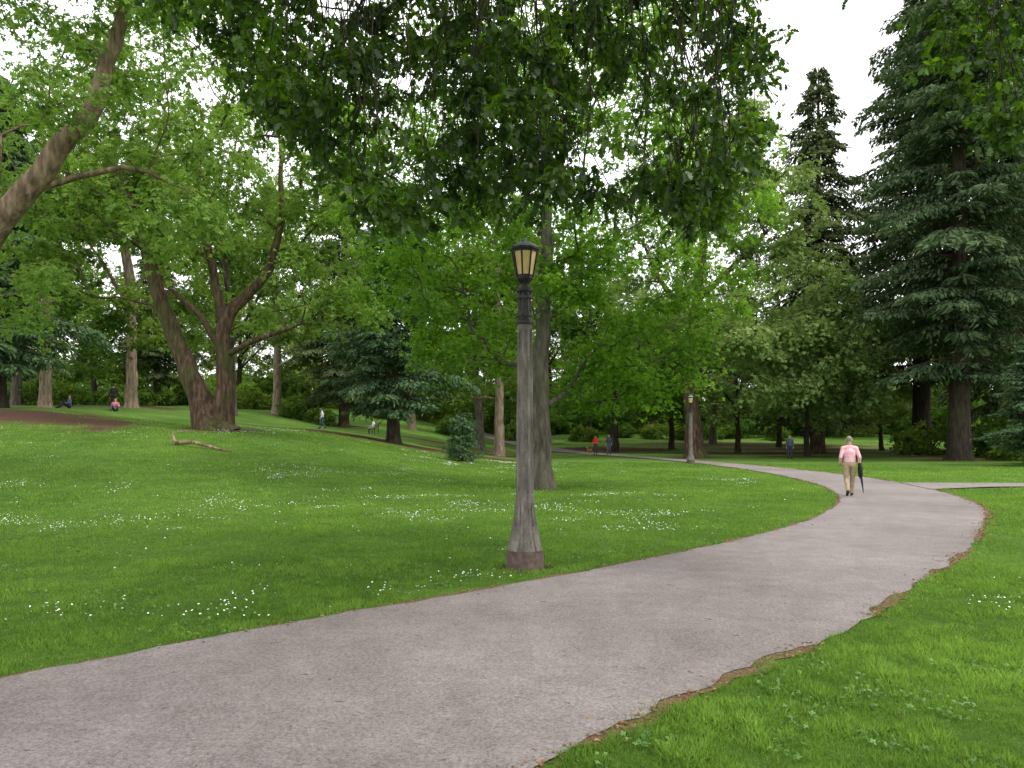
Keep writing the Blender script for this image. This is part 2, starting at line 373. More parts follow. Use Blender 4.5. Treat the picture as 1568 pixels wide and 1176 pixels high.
SW=a.mesh('shrub_wood',BARK_DARK)
sb=bpy.data.objects.new('shrub_border',None); link(sb)
for yy,sc0 in((99,1.1),(118,1.8),(142,3.6)):
    x=-108.
    while x<110:
        X=x+rg.uniform(-1,1);Y=yy+rg.uniform(-5,5)+6*math.sin(x*.09)
        if not(yy==99 and rg.uniform()<.45): put('shrub',SW,SH,(X,Y,tz(X,Y)),rg.uniform(0,6),sc0*rg.uniform(.75,1.25),sb)
        x+=rg.uniform(3.2,4.8)*sc0*.72
for X,Y,s in((33.0,46,1.0),(36.5,52,1.4),(40,58,1.6),(44,66,1.7),(38,70,1.3),(-38,63,1.0),(-20,80,.8),(-23,84,1.2)): put('shrub',SW,SH,(X,Y,tz(X,Y)),X,s)
# --- overhanging oak: trunk stands behind the viewpoint, limbs arch forward
rg=np.random.default_rng(77)
def bottom(X): return np.interp(X,[-4.6,-4.1,-3.5,-2.8,-2.3,-1.95,-1.2,-.7,-.1,.5,1.0,1.6,2.1,2.6,2.9,3.3],[7.6,6.5,6.1,5.3,4.5,3.72,4.0,4.15,4.1,4.4,4.1,4.35,3.95,4.3,5.3,7.5])
T=[]
while len(T)<700:
    y=rg.uniform(7.5,12); b=rg.uniform(-4.5,2.95); zb=1.7+(bottom(b)-1.7)*y/9.0
    h=rg.uniform(0,1)**1.15*4.4; z=zb+.25+h
    X=b*y/9.0
    dens=vnoise(b*1.0,z*1.0,1.1,5)*.7+vnoise(b,z,2.6,6)*.3
    if dens<.38 : continue
    T.append((X,y,z))
for k in range(75):
    y=rg.uniform(8,10.5); b=rg.uniform(4.9,6.3); zb=4.9+abs(b-5.7)*1.6; T.append((b*y/9,y,1.7+(zb-1.7)*y/9+rg.uniform(0,1)**1.2*3.8))
for k in range(330):  # extra unseen clumps above the view, added to shade the foreground
    y=rg.uniform(-4,7.5); T.append((rg.uniform(-7,5.0),y,max(6.8,1.7+.64*y+1.2)+rg.uniform(0,4)))
for k in range(8): T.append((rg.uniform(2.8,4.4),9.5,rg.uniform(7.35,8.6)))
T=np.array(T)
acc=grow([[(1.8,-6.5,-.3,.6),(1.8,-6.3,2.5,.5),(1.6,-5.5,6,.42),(1,-3,8.6,.32),(.3,1.5,10.2,.24),(-.5,6,10.6,.17),(-1.4,10,10.2,.1)],
  [(.8,-2,9,.2),(3.2,2,10.2,.15),(5,6.5,10,.11),(5.8,9.3,9.2,.07)],
  [(-.2,4,10.4,.14),(1.3,7,10.4,.1),(1.8,10,9.8,.07)],
  [(-.2,4,10.4,.14),(-2.6,6,10.3,.1),(-3.9,8.6,9.5,.06)]],T,rg,seg=.5,tip=.006,arch=.13,pw=.45,hang=True,zmin=7)
OW=acc
m=len(T); ntw=7; c=np.repeat(T,ntw,0); N=len(c)
dd=norm(rg.normal(0,1,(N,3))*np.array([1,1,.6])+np.array([0,0,-.5])); Lw=rg.uniform(.18,.5,N)
V,F=sticks(c,dd,Lw,.0035); OW.add(V,F)
nl=13; cb=np.repeat(c,nl,0); db=np.repeat(dd,nl,0); Lb=np.repeat(Lw,nl); u=rg.uniform(.15,1.05,len(cb))
pos=cb+db*(u*Lb)[:,None]
ld=norm(db*.5+rg.normal(0,.75,(len(cb),3))+np.array([0,0,-.35])); ln=norm(rg.normal(0,.5,(len(cb),3))+np.array([0,0,1]))
V,F=scatter(LOB_V,LOB_F,pos,ld,ln,rg.uniform(.06,.125,len(cb)))
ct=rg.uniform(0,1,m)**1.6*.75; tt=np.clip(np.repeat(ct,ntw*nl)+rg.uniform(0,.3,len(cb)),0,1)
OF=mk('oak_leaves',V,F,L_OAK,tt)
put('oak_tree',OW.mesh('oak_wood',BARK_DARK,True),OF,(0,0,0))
# ------------------------------------------------------------ path
def chaikin(p,k=3):
    p=np.array(p,float)
    for _ in range(k):
        q=np.empty((2*len(p),2)); q[0]=p[0]; q[-1]=p[-1]
        q[1:-1:2]=p[:-1]*.75+p[1:]*.25; q[2:-1:2]=p[:-1]*.25+p[1:]*.75; p=q
    return p
def resamp(p,n):
    s=np.concatenate([[0],np.cumsum(np.linalg.norm(np.diff(p,axis=0),axis=1))]); t=np.linspace(0,s[-1],n)
    return np.stack([np.interp(t,s,p[:,0]),np.interp(t,s,p[:,1])],1)
LE=[(-16,-2),(-9,2.2),(-5.6,4.15),(-4.11,4.91),(-3.58,5.38),(-2.79,6.15),(-1.74,7.22),(-.316,8.44),(.52,9.22),(1.23,9.9),(2.56,11.3),(4.52,13.4),(6.64,16.4),(8.4,19.6),(9.45,22.2),(10.6,26),(11.7,33.3),(11.9,41.7),(11.3,50),(9.35,62.5),(4.5,80),(-4,100),(-10,118)]
RE=[(-14,-6),(-6,-1.2),(-1.2,2.75),(.12,3.94),(.87,4.74),(1.42,5.3),(2.18,6.02),(3.48,7.35),(5.1,9.43),(6.9,11.6),(9.36,15.2),(10.6,17.1),(11.9,19.8),(13.4,24.4),(14.1,27.8),(14.5,32.3),(14.5,37),(14,44.4),(12.7,52.6),(10.5,66.7),(6.8,82),(-1.5,102),(-7.5,118)]
NP=900
def mkedge(E,amp,seed,off):
    p=resamp(chaikin(E),NP); t=norm(np.gradient(p,axis=0)); nrm=np.stack([-t[:,1],t[:,0]],1)
    k=(vnoise(p[:,0],p[:,1],2.2,seed)-.5)*amp+(vnoise(p[:,0],p[:,1],7,seed+1)-.5)*amp*.7+off
    return p,p+nrm*k[:,None]
l0,l1=mkedge(LE,.09,1,0); r0,r1=mkedge(RE,.14,2,0)
_,ld_=mkedge(LE,.12,3,.07); _,rd_=mkedge(RE,.20,4,-.06)
def ribbon(l,r,z,name,mat,cols=5):
    V=[]
    for c in range(cols+1):
        f=c/cols; p=l*(1-f)+r*f; V.append(np.stack([p[:,0],p[:,1],terrain(p[:,0],p[:,1])+z+.0006*np.maximum(p[:,1],0)],1))
    V=np.stack(V,1).reshape(-1,3); n=len(l); i=np.arange(n-1)[:,None]*(cols+1)+np.arange(cols)[None]
    i=i.ravel(); F=np.stack([i,i+1,i+cols+2,i+cols+1],1)
    o=bpy.data.objects.new(name,mk(name,V,F,mat)); link(o); return o
def asph(nt):
    c=ramp(nt,noise(nt,.30,5),[(.3,(.145,.123,.118)),(.7,(.235,.208,.203))])
    c=mixc(nt,1,c,ramp(nt,noise(nt,2.3,5,rough=.75),[(.3,(.80,.79,.78)),(.7,(1.16,1.16,1.16))]),'MULTIPLY')
    c=mixc(nt,1,c,ramp(nt,noise(nt,48,4,rough=.85),[(.34,(.50,.48,.48)),(.5,(1,1,1)),(.66,(1.5,1.5,1.5))]),'MULTIPLY')
    c=mixc(nt,ramp(nt,noise(nt,110,2,rough=.8),[(.62,(0,0,0)),(.70,(.6,.6,.6))]),c,(.42,.40,.38))
    return mixc(nt,ramp(nt,noise(nt,19,5,rough=.8),[(.64,(0,0,0)),(.70,(.6,.6,.6))]),c,(.05,.038,.03))
ASPH=surf('asphalt_path',asph,.9,lambda nt:noise(nt,70,4,rough=.8),.7,.012)
def dirtc(nt):
    return ramp(nt,noise(nt,28,5,rough=.8),[(.3,(.04,.026,.014)),(.5,(.12,.072,.038)),(.7,(.26,.165,.09))])
DIRT=surf('dirt',dirtc,1,lambda nt:noise(nt,40,4),.8,.03)
ribbon(ld_,rd_,.004,'dirt_verge',DIRT); ribbon(l1,r1,.010,'asphalt_path',ASPH)
bl=resamp(np.array([(13.9,27.6),(16,27.4),(22,27.2),(36,26.5),(60,23.5)]),100); br=resamp(np.array([(13.2,24.2),(16,25.4),(22,25.6),(36,24.9),(60,22)]),100)
ribbon(bl,br,.024,'side_path',ASPH,2)
# ------------------------------------------------------------ ground
xs=np.concatenate([np.linspace(-900,-70,22)[:-1],np.arange(-70,70,.6),np.linspace(70,900,22)])
ys=np.concatenate([np.linspace(-300,-8,10)[:-1],np.arange(-8,140,.6),np.linspace(140,1200,26)])
XX,YY=np.meshgrid(xs,ys); ZZ=terrain(XX,YY); V=np.stack([XX,YY,ZZ],2).reshape(-1,3)
nx=len(xs);ny=len(ys); i=(np.arange(ny-1)[:,None]*nx+np.arange(nx-1)[None]).ravel(); F=np.stack([i,i+1,i+nx+1,i+nx],1)
BEDS=[(-28,38.5,10.5,5.2),(-8,51,9.5,3.4),(-14,55,6,1.6),(-1,60,5,2.5),(-14.9,38,2.2,1.5),(.95,24.4,.75,.6),(14.3,60,3.4,2),(31.5,54,4,2.4),(-31,61,4,3),(25,65,4,2.5),(22,74,6,4),(40,64,11,4),(29.8,76,8,3),(-2.6,40.5,.6,.5),(28,92,16,3.5),(10,84,9,4),(-3,72,9,3),(.17,9.9,.34,.3),(-40,60,10,5),(-22,86,6,3),(35,84,14,3)]
def dirtmask(gx,gy):
    nz=(vnoise(gx,gy,.5,8)-.5)*.6+(vnoise(gx,gy,1.7,9)-.5)*.4; dm=np.zeros(len(gx))
    for cx,cy,rx,ry in BEDS: dm=np.maximum(dm,ss(1.15,.75,np.sqrt(((gx-cx)/rx)**2+((gy-cy)/ry)**2)+nz))
    return np.maximum(dm,ss(112,122,gy+nz*14))
dm=dirtmask(V[:,0],V[:,1])
def grassc(nt):
    c=ramp(nt,noise(nt,.22,4),[(.3,(.055,.125,.018)),(.7,(.125,.225,.04))])
    c=mixc(nt,1,c,ramp(nt,noise(nt,1.6,5,rough=.7),[(.3,(.68,.74,.7)),(.7,(1.28,1.2,1.2))]),'MULTIPLY')
    c=mixc(nt,1,c,ramp(nt,noise(nt,18,4,rough=.8),[(.3,(.55,.6,.5)),(.7,(1.35,1.3,1.3))]),'MULTIPLY')
    at=nd(nt,'ShaderNodeAttribute',attribute_name='dirt')
    return mixc(nt,at.outputs['Fac'],c,ramp(nt,noise(nt,6,5,rough=.8),[(.3,(.035,.021,.014)),(.7,(.15,.082,.052))]))
GR=surf('grass_ground',grassc,1,lambda nt:noise(nt,30,4,rough=.8),1,.05,spec=.1)
gm=mk('ground',V,F,GR,None,True); a=gm.attributes.new('dirt','FLOAT','POINT'); a.data.foreach_set('value',dm.astype(np.float32))
link(bpy.data.objects.new('ground',gm))
# ------------------------------------------------------------ grass blades, flowers, litter
def inpoly(px,py,poly):
    ins=np.zeros(len(px),bool); n=len(poly)
    for k in range(n):
        x1,y1=poly[k];x2,y2=poly[(k+1)%n]
        if y1==y2: continue
        c=((y1>py)!=(y2>py))&(px<(x2-x1)*(py-y1)/(y2-y1)+x1); ins^=c
    return ins
pin=np.concatenate([l1[::4],r1[::4][::-1]]); pdi=np.concatenate([ld_[::4],rd_[::4][::-1]]); psd=np.concatenate([bl[::10],br[::10][::-1]])
rg=np.random.default_rng(3)
def field(n,d0,d1,a=.80):
    d=d0*np.exp(rg.uniform(0,1,n)*math.log(d1/d0)); an=rg.uniform(-a,a,n); return d*np.sin(an),d*np.cos(an)
def offpath(x,y,keep=.12):
    i1=inpoly(x,y,pin)|inpoly(x,y,psd); i2=inpoly(x,y,pdi); return (~i1)&((~i2)|(rg.uniform(0,1,len(x))<keep))
x,y=field(840000,3.0,50); k=offpath(x,y,.25)&(dirtmask(x,y)<rg.uniform(.1,.85,len(x))); x=x[k];y=y[k]
k=~((((x-.17)/.3)**2+((y-9.9)/.26)**2)<1); x=x[k];y=y[k]
D=np.hypot(x,y); N=len(x); cl=vnoise(x,y,1.1,20)*.3+vnoise(x,y,4,21)*.35+vnoise(x,y,11,23)*.35; big=vnoise(x,y,.3,22)*.5+vnoise(x,y,1.3,24)*.5
z=terrain(x,y); h=(.012+.12*np.clip(cl-.28,0,1)*rg.uniform(.5,1.5,N))*(1+.010*D); w=np.maximum(.0042,.00072*D)*rg.uniform(.6,1.5,N)
d=norm(np.stack([rg.normal(0,.6,N),rg.normal(0,.6,N),np.ones(N)],1)); n=rg.normal(0,1,(N,3)); n[:,2]+=.3
V,F=scatter([(0,.5,0),(0,-.5,0),(.6,.32,.06),(1,0,.22)],[(0,1,3,2)],np.stack([x,y,z-.003],1),d,n,h,w)
GB=leafmat('grass_blades',(.045,.115,.018),(.27,.42,.085),.45,(1.15,1.3,.65),0,False)
t=np.clip(.0+.55*big+.7*(cl-.5)+rg.uniform(0,.45,N),0,1)
link(bpy.data.objects.new('grass',mk('grass',V,F,GB,t)))
x,y=field(40000,3.0,30); k=offpath(x,y,.3); x=x[k];y=y[k]; k=vnoise(x,y,.9,31)*.4+vnoise(x,y,3,32)*.6>.62; x=x[k];y=y[k]; N=len(x)
d=norm(np.stack([rg.normal(0,1,N),rg.normal(0,1,N),.35*np.ones(N)],1)); n=np.tile([0,0,1.],(N,1))+rg.normal(0,.4,(N,3))
V,F=scatter(FAN_V,FAN_F,np.stack([x,y,terrain(x,y)+.022+rg.uniform(0,.02,N)],1),d,n,rg.uniform(.02,.045,N)*(1+.02*np.hypot(x,y)))
CLV=leafmat('clover_leaves',(.05,.13,.02),(.17,.31,.08),.3,(1.1,1.3,.6),.03,False)
link(bpy.data.objects.new('clover_patch',mk('clover',V,F,CLV,np.repeat(rg.uniform(0,1,N),len(FAN_F)))))
PET=surf('daisy_petal',(.8,.8,.78),.7)
n0=170000; x=rg.uniform(-24,9,n0); y=rg.uniform(7,46,n0); q=vnoise(x,y,.33,41)*.5+vnoise(x,y,1.3,42)*.5
prob=np.clip((q-.62)*4.0,0,1)*.6+.004
k=(rg.uniform(0,1,n0)<prob)&offpath(x,y,0)&(dirtmask(x,y)<.1); x=x[k];y=y[k]
DV=[(0,0,.1)]+[(math.cos(a)*.5,math.sin(a)*.5,0) for a in np.linspace(0,6.283,7)[:-1]]; DF=[(0,1,2),(0,2,3),(0,3,4),(0,4,5),(0,5,6),(0,6,1)]
x2,y2=field(400,4,12); k=offpath(x2,y2,0)&(vnoise(x2,y2,.8,51)>.55)&(x2<0); x=np.concatenate([x,x2[k]]);y=np.concatenate([y,y2[k]]); N=len(x); print('daisies',N)
d=norm(rg.normal(0,1,(N,3))*np.array([1,1,.1])); n=np.tile([0,-.25,1.],(N,1))+rg.normal(0,.35,(N,3))
V,F=scatter(DV,DF,np.stack([x,y,terrain(x,y)+.055+.0012*y],1),d,n,rg.uniform(.010,.022,N)*(1+.016*y))
link(bpy.data.objects.new('daisy_flowers',mk('daisies',V,F,PET,None)))
LIT=leafmat('litter',(.07,.035,.015),(.36,.22,.11),.05,(1,1,1),0,False)
ed=[];
for E,s in((r0,-1),(l0,1)):
    m=7500 if s<0 else 2800; idx=rg.integers(0,int(NP*.55),m); p=E[idx]; tt_=norm(np.gradient(E,axis=0))[idx]; nn=np.stack([-tt_[:,1],tt_[:,0]],1)
    o_=rg.exponential(.075,m)*rg.choice([1,1,1,-1],m)*s; kk=vnoise(p[:,0],p[:,1],1.4,61)>.4; ed.append((p+nn*o_[:,None]+rg.normal(0,.03,(m,2)))[kk])
e=np.concatenate(ed); e=e[e[:,1]>1]; sz=rg.uniform(.010,.036,len(e))
x,y=field(600,3.2,18); e=np.concatenate([e,np.stack([x,y],1)]); sz=np.concatenate([sz,rg.uniform(.006,.018,600)]); N=len(e)
d=norm(rg.normal(0,1,(N,3))*np.array([1,1,.12])); n=np.tile([0,0,1.],(N,1))+rg.normal(0,.3,(N,3))
V,F=scatter(RH_V,RH_F,np.column_stack([e,terrain(e[:,0],e[:,1])+.016+.0006*e[:,1]]),d,n,sz*(1+.02*e[:,1]))
A=Acc(); A.add(V,F,rg.uniform(0,1,N))
x,y=field(420,3.4,18); N=len(x); V,F=sticks(np.stack([x,y,terrain(x,y)+.014+.0006*y],1),rg.normal(0,1,(N,3))*np.array([1,1,.02]),rg.uniform(.015,.06,N)*rg.choice([1,1,1,1,1.8],N),rg.uniform(.0009,.0018,N)*(1+.06*y)); A.add(V,F,rg.uniform(0,.25,N*3))
link(bpy.data.objects.new('leaf_litter',A.mesh('leaf_litter',LIT)))
# ------------------------------------------------------------ fallen branch
A=Acc(); tube(A,[(-1.55,0,.62),(-1.45,0,.3),(-1.2,0,.2),(-.6,.05,.28),(0,.05,.2),(.6,0,.12),(1.3,-.05,.06)],[.05,.07,.08,.07,.06,.045,.02],8)
tube(A,[(-1.3,0,.22),(-1.5,.1,.12),(-1.65,.2,.02)],[.07,.05,.03],6); tube(A,[(0,.05,.2),(.4,.3,.1),(.7,.55,.05)],[.035,.025,.01],6); tube(A,[(-.7,.05,.26),(-.4,-.2,.42)],[.025,.008],5)
o_=bpy.data.objects.new('fallen_branch',A.mesh('fallen_branch',barkmat('bark_fallen',(.08,.05,.03),(.22,.15,.09),(.5,.4,.28)),True)); link(o_); o_.location=(-12.0,30,tz(-12,30)-.06); o_.rotation_euler=(0,.08,-.25)
# ------------------------------------------------------------ street lamps
def conc(nt):
    c=ramp(nt,noise(nt,3,6,stretch=(3,3,.8),rough=.7),[(.3,(.055,.05,.042)),(.5,(.135,.122,.104)),(.72,(.25,.23,.20))])
    return mixc(nt,1,c,ramp(nt,noise(nt,60,3,rough=.8),[(.3,(.7,.7,.7)),(.7,(1.3,1.3,1.3))]),'MULTIPLY')
CONC=surf('weathered_concrete',conc,.9,lambda nt:noise(nt,45,5),.6,.01)
BRZ=surf('lamp_iron',lambda nt:ramp(nt,noise(nt,14,4),[(.3,(.012,.012,.012)),(.7,(.05,.045,.04))]),.5,lambda nt:noise(nt,60,3),.3,.004,.4)
BASE=surf('lamp_plinth',lambda nt:ramp(nt,noise(nt,12,5),[(.3,(.055,.038,.032)),(.7,(.15,.11,.092))]),.9,lambda nt:noise(nt,50,4),.5,.008)
ROOF=surf('lamp_roof_copper',lambda nt:ramp(nt,noise(nt,9,4),[(.3,(.08,.115,.125)),(.7,(.2,.26,.27))]),.45,None)
GLS=surf('lamp_glass_panel',lambda nt:ramp(nt,noise(nt,5,3),[(.3,(.62,.42,.17)),(.7,(.80,.60,.31))]),.25,None)
def octa(acc,rings,n=8,phase=math.pi/8,flute=0,capt=True):
    pts=[]; 
    for r in rings:
        z,ap=r[0],r[1]; gr=r[2] if len(r)>2 else 0; R=ap/math.cos(math.pi/n); ring=[]
        for k in range(n):
            a0=phase+2*math.pi*k/n; a1=phase+2*math.pi*(k+1)/n; p0=np.array([math.cos(a0),math.sin(a0)])*R; p1=np.array([math.cos(a1),math.sin(a1)])*R; m=(p0+p1)/2
            for f,g in((0,0),(.2,0),(.26,gr),(.74,gr),(.8,0)):
                q=p0*(1-f)+p1*f; q=q-m/np.linalg.norm(m)*g; ring.append((q[0],q[1],z))
        pts.append(ring)
    S=5*n; V=np.array(pts).reshape(-1,3); i=np.arange(S);j=(i+1)%S
    F=np.concatenate([np.stack([q*S+i,q*S+j,(q+1)*S+j,(q+1)*S+i],1) for q in range(len(rings)-1)])
    acc.add(V,F)
    if capt: acc.add(np.array(pts[-1]),np.arange(S)[None]); acc.add(np.array(pts[0]),np.arange(S)[::-1][None])
def lamp(loc,rot=0):
    root=bpy.data.objects.new('street_lamp',None); link(root); root.location=loc; root.rotation_euler=(0,0,rot)
    def part(nm,acc,m,sm=False): link(bpy.data.objects.new(nm,acc.mesh(nm,m,sm)),root)
    a=Acc(); octa(a,[(-.12,.235),(.185,.232),(.235,.222)]); part('plinth',a,BASE)
    a=Acc(); octa(a,[(.237,.216,0),(.30,.200,0),(.42,.178,.014),(.62,.142,.016),(.80,.120,.012),(.96,.110,0),(1.0,.109,.015),(2.0,.101,.015),(3.05,.092,.014),(3.08,.091,0),(3.14,.089,0)]); part('shaft',a,CONC)
    a=Acc()
    for k in range(4):
        an=math.pi/4+k*math.pi/2; c,s=math.cos(an),math.sin(an)
        P3=[(.236,-.06,.237),(.236,.06,.237),(.158,.045,.55),(.158,-.045,.55),(.114,0,.86),(.12,-.06,.237),(.12,.06,.237)]
        V=np.array([(r*c-t*s,r*s+t*c,z) for r,t,z in P3]); a.add(V,[(0,1,2,3)]); a.add(V,[(3,2,4),(0,3,5),(3,4,5),(1,6,2),(2,6,4)])
    part('base_buttresses',a,CONC)
    a=Acc(); octa(a,[(3.142,.105),(3.17,.112),(3.20,.105),(3.205,.092)]); octa(a,[(3.207,.088),(3.24,.084,.004),(3.54,.08,.012),(3.56,.08,0)]); octa(a,[(3.24,.096),(3.262,.1),(3.284,.096)])
    octa(a,[(3.47,.092),(3.49,.096),(3.51,.092)]); octa(a,[(3.562,.1),(3.59,.108),(3.61,.1)])
    octa(a,[(3.612,.06),(3.66,.05),(3.685,.065),(3.715,.098),(3.74,.105),(3.75,.1)]); part('collar',a,BRZ)
    a=Acc(); octa(a,[(3.752,.094),(4.095,.150)]); part('glass_panes',a,GLS,False)
    a=Acc()
    for k in range(8):
        an=math.pi/8+k*math.pi/4; R0=.1/math.cos(math.pi/8);R1=.157/math.cos(math.pi/8)
        tube(a,[(math.cos(an)*R0,math.sin(an)*R0,3.745),(math.cos(an)*R1,math.sin(an)*R1,4.10)],[.0105,.0105],6)
    for z,r in((3.765,.105),(4.085,.160)): octa(a,[(z-.014,r),(z+.014,r)],capt=False); octa(a,[(z-.014,r-.012),(z+.014,r-.012)],capt=False)
    octa(a,[(4.10,.178),(4.125,.182),(4.13,.17)]); part('lantern_frame',a,BRZ)
    a=Acc(); octa(a,[(4.131,.172),(4.165,.135),(4.20,.075),(4.215,.03),(4.235,.022),(4.25,.03),(4.262,.012)]); part('lantern_roof',a,ROOF)
lamp((.165,9.92,0),.12); lamp((11.05,47.5,0),.4)
# ------------------------------------------------------------ people
def caps(p0,p1,r0,r1,sx=1,sy=1,n=14):
    p0=np.array(p0,float);p1=np.array(p1,float);L=np.linalg.norm(p1-p0);T=(p1-p0)/max(L,1e-6)
    if abs(T[2])>.75: a=np.array([1.,0,0])
    else: a=np.array([0,0,1.])
    a=a-T*a.dot(T);a/=np.linalg.norm(a);b=np.cross(T,a)
    rs=[]
    for q in(-80,-50,-25,0): q=math.radians(q); rs.append((r0*math.sin(q),r0*math.cos(q)))
    for q in(0,25,50,80): q=math.radians(q); rs.append((L+r1*math.sin(q),r1*math.cos(q)))
    an=np.linspace(0,2*math.pi,n,endpoint=False); V=[p0+T*h+r*(np.cos(t)*a*sx+np.sin(t)*b*sy) for h,r in rs for t in an]
    V=np.array(V); m=len(rs); F=[]
    for k in range(m-1):
        for i in range(n): F.append((k*n+i,k*n+(i+1)%n,(k+1)*n+(i+1)%n,(k+1)*n+i))
    V=np.vstack([V,V[:n].mean(0),V[-n:].mean(0)]); T3=[(m*n,(i+1)%n,i) for i in range(n)]+[(m*n+1,(m-1)*n+i,(m-1)*n+(i+1)%n) for i in range(n)]
    return V,np.array(F),np.array(T3)
def cmat(name,c,r=.9): return surf(name,c,r,lambda nt:noise(nt,14,3),.5,.02)
def person(name,loc,head,pose,cols,H=1.75,vox=.009,fingers=True,sleeve=1.0,extra=None):
    B=[]
    pv=np.array(pose.get('pelvis',(0,0,.95))); ln=pose.get('lean',.03)
    up=np.array([0,ln,1.]);up/=np.linalg.norm(up)
    ch=pv+up*.32; nk=pv+up*.53; hd=nk+np.array([0,ln+.02,.155])
    B+=[(pv-up*.02,pv+up*.12,.125,.13,'pants',1.28,.95),(pv+up*.10,ch,.128,.142,'shirt',1.25,.9),(ch,ch+up*.13,.142,.10,'shirt',1.3,.82),(nk-up*.06,nk+up*.06,.062,.055,'skin',1,1)]
    B+=[(hd-np.array([0,0,.035]),hd+np.array([0,-.005,.03]),.078,.096,'head',.86,1.05),(hd+np.array([0,.088,-.02]),hd+np.array([0,.108,-.035]),.012,.017,'head',1,1),(hd+np.array([0,.05,-.085]),hd+np.array([0,.07,-.08]),.035,.03,'head',1,1)]
    for s in(-1,1): B.append((hd+np.array([s*.083,-.005,-.03]),hd+np.array([s*.088,-.01,.012]),.013,.017,'head',1,1))
    for s,k in((-1,'L'),(1,'R')):
        shd=ch+up*.135+np.array([s*.175,0,-.01]); el,wr=[np.array(q,float) for q in pose['arm'+k]]
        B+=[(ch+up*.14+np.array([s*.06,0,0]),shd,.075,.066,'shirt',1,1),(shd,el,.064,.05,'shirt',1,1),(el,wr,.048,.036,'fore',1,1)]
        hdv=(wr-el)/np.linalg.norm(wr-el); pm=wr+hdv*.09
        B.append((wr,pm,.024,.028,'skin',1,1))
        if fingers:
            lat=np.array([0,1.,0]); lat-=hdv*hdv.dot(lat); lat/=np.linalg.norm(lat); inn=np.cross(hdv,lat)*(1 if s<0 else -1); inn*= (1 if inn[0]*s<0 else -1)
            for q,(o2,fl) in enumerate(((.030,.072),(.010,.08),(-.010,.074),(-.029,.058))):
                b0=pm+lat*o2; b1=b0+hdv*fl*.55+inn*.008; b2=b1+hdv*fl*.35+inn*.03
                B+=[(b0,b1,.0095,.009,'skin',1,1),(b1,b2,.009,.0075,'skin',1,1)]
            t0=wr+hdv*.03+lat*.025; B+=[(t0,t0+lat*.028+hdv*.035,.012,.01,'skin',1,1),(t0+lat*.028+hdv*.035,t0+lat*.03+hdv*.065+inn*.012,.01,.008,'skin',1,1)]
        hp=pv+np.array([s*.09,0,-.03]); kn,ank,toe=[np.array(q,float) for q in pose['leg'+k]]
        B+=[(hp,kn,.10,.066,'pants',1,1),(kn,ank+(kn-ank)*.06,.066,.056,'pants',1,1),(ank+(kn-ank)*.02,ank+(toe-ank)*.2,.046,.05,'shoe',1,1),(ank+(toe-ank)*.1,toe,.048,.036,'shoe',1,1),(ank+np.array([0,-.04,-.03]),toe,.036,.032,'shoe',1,1)]
    VV=[];F4=[];F3=[];n=0
    for b in B:
        V,a4,a3=caps(b[0],b[1],b[2],b[3],b[5],b[6]); VV.append(V);F4.append(a4+n);F3.append(a3+n);n+=len(V)
    me=mk(name,np.concatenate(VV),[np.concatenate(F3),np.concatenate(F4)],[])
    tmp=bpy.data.objects.new('tmp',me); COL.objects.link(tmp)
    md=tmp.modifiers.new('r','REMESH'); md.mode='VOXEL'; md.voxel_size=vox; md.use_smooth_shade=True
    md=tmp.modifiers.new('s','SMOOTH'); md.iterations=3; md.factor=.4
    dg=bpy.context.evaluated_depsgraph_get(); ev=tmp.evaluated_get(dg); out=bpy.data.meshes.new_from_object(ev); out.name=name
    bpy.data.objects.remove(tmp); 
    m=len(out.polygons); C=np.zeros(m*3); out.polygons.foreach_get('center',C); C=C.reshape(-1,3)
    best=np.full(m,9.);lab=np.zeros(m,int); names=['shirt','pants','skin','shoe','hair','dark','mouth']; midx=dict((q,i) for i,q in enumerate(names))
    for b in B:
        p0,p1=np.array(b[0]),np.array(b[1]);v=p1-p0; t=np.clip(((C-p0)@v)/max(v@v,1e-9),0,1); dd=np.linalg.norm(C-(p0+t[:,None]*v),axis=1)-(b[2]*(1-t)+b[3]*t)*(1 if b[4]!='shirt' else 1.1)
        L=b[4]; L={'head':'skin'}.get(L,L)
        if L=='fore':
            li=np.where(t<sleeve,midx['shirt'],midx['skin'])
        else: li=np.full(m,midx[L])
        u=dd<best; best=np.where(u,dd,best); lab=np.where(u,li,lab)
    r=C-hd; near=(np.linalg.norm(r,axis=1)<.17)&(r[:,2]>-.12)&(lab==2)
    hair=near&((r[:,2]>.045+.25*np.maximum(r[:,1],0))|((r[:,1]<-.02)&(r[:,2]>-.075)))&~((np.abs(r[:,0])>.08)&(r[:,2]<.03)); lab[hair]=4
    for s in(-1,1): lab[near&(np.linalg.norm(r-np.array([s*.033,.092,.002]),axis=1)<.013)]=5
    lab[near&(r[:,1]>.06)&(np.abs(r[:,2]+.062)<.006)&(np.abs(r[:,0])<.024)]=6
    for q in names:
        out.materials.append(cmat(name+'_'+q,cols.get(q,{'dark':(.02,.015,.01),'mouth':(.35,.12,.1),'skin':(.45,.27,.19),'shoe':(.02,.017,.015),'hair':(.05,.035,.02)}.get(q,(.3,.3,.3)))))
    out.polygons.foreach_set('material_index',lab.astype(np.int32)); out.polygons.foreach_set('use_smooth',np.ones(m,bool)); out.update()
    o=bpy.data.objects.new(name,out); link(o); o.location=loc; o.rotation_euler=(0,0,head); s=H/1.75; o.scale=(s,s,s)
    if extra:
        for nm,a,mt in extra: link(bpy.data.objects.new(nm,a.mesh(nm,mt,True)),o)
    return o
WALK=dict(lean=.05,armL=((-.25,-.06,1.13),(-.24,.12,.93)),armR=((.26,-.07,1.13),(.27,.06,.90)),
  legR=((.10,.14,.50),(.10,.20,.085),(.11,.38,.035)),legL=((-.09,.03,.50),(-.08,-.27,.17),(-.09,-.14,.045)))
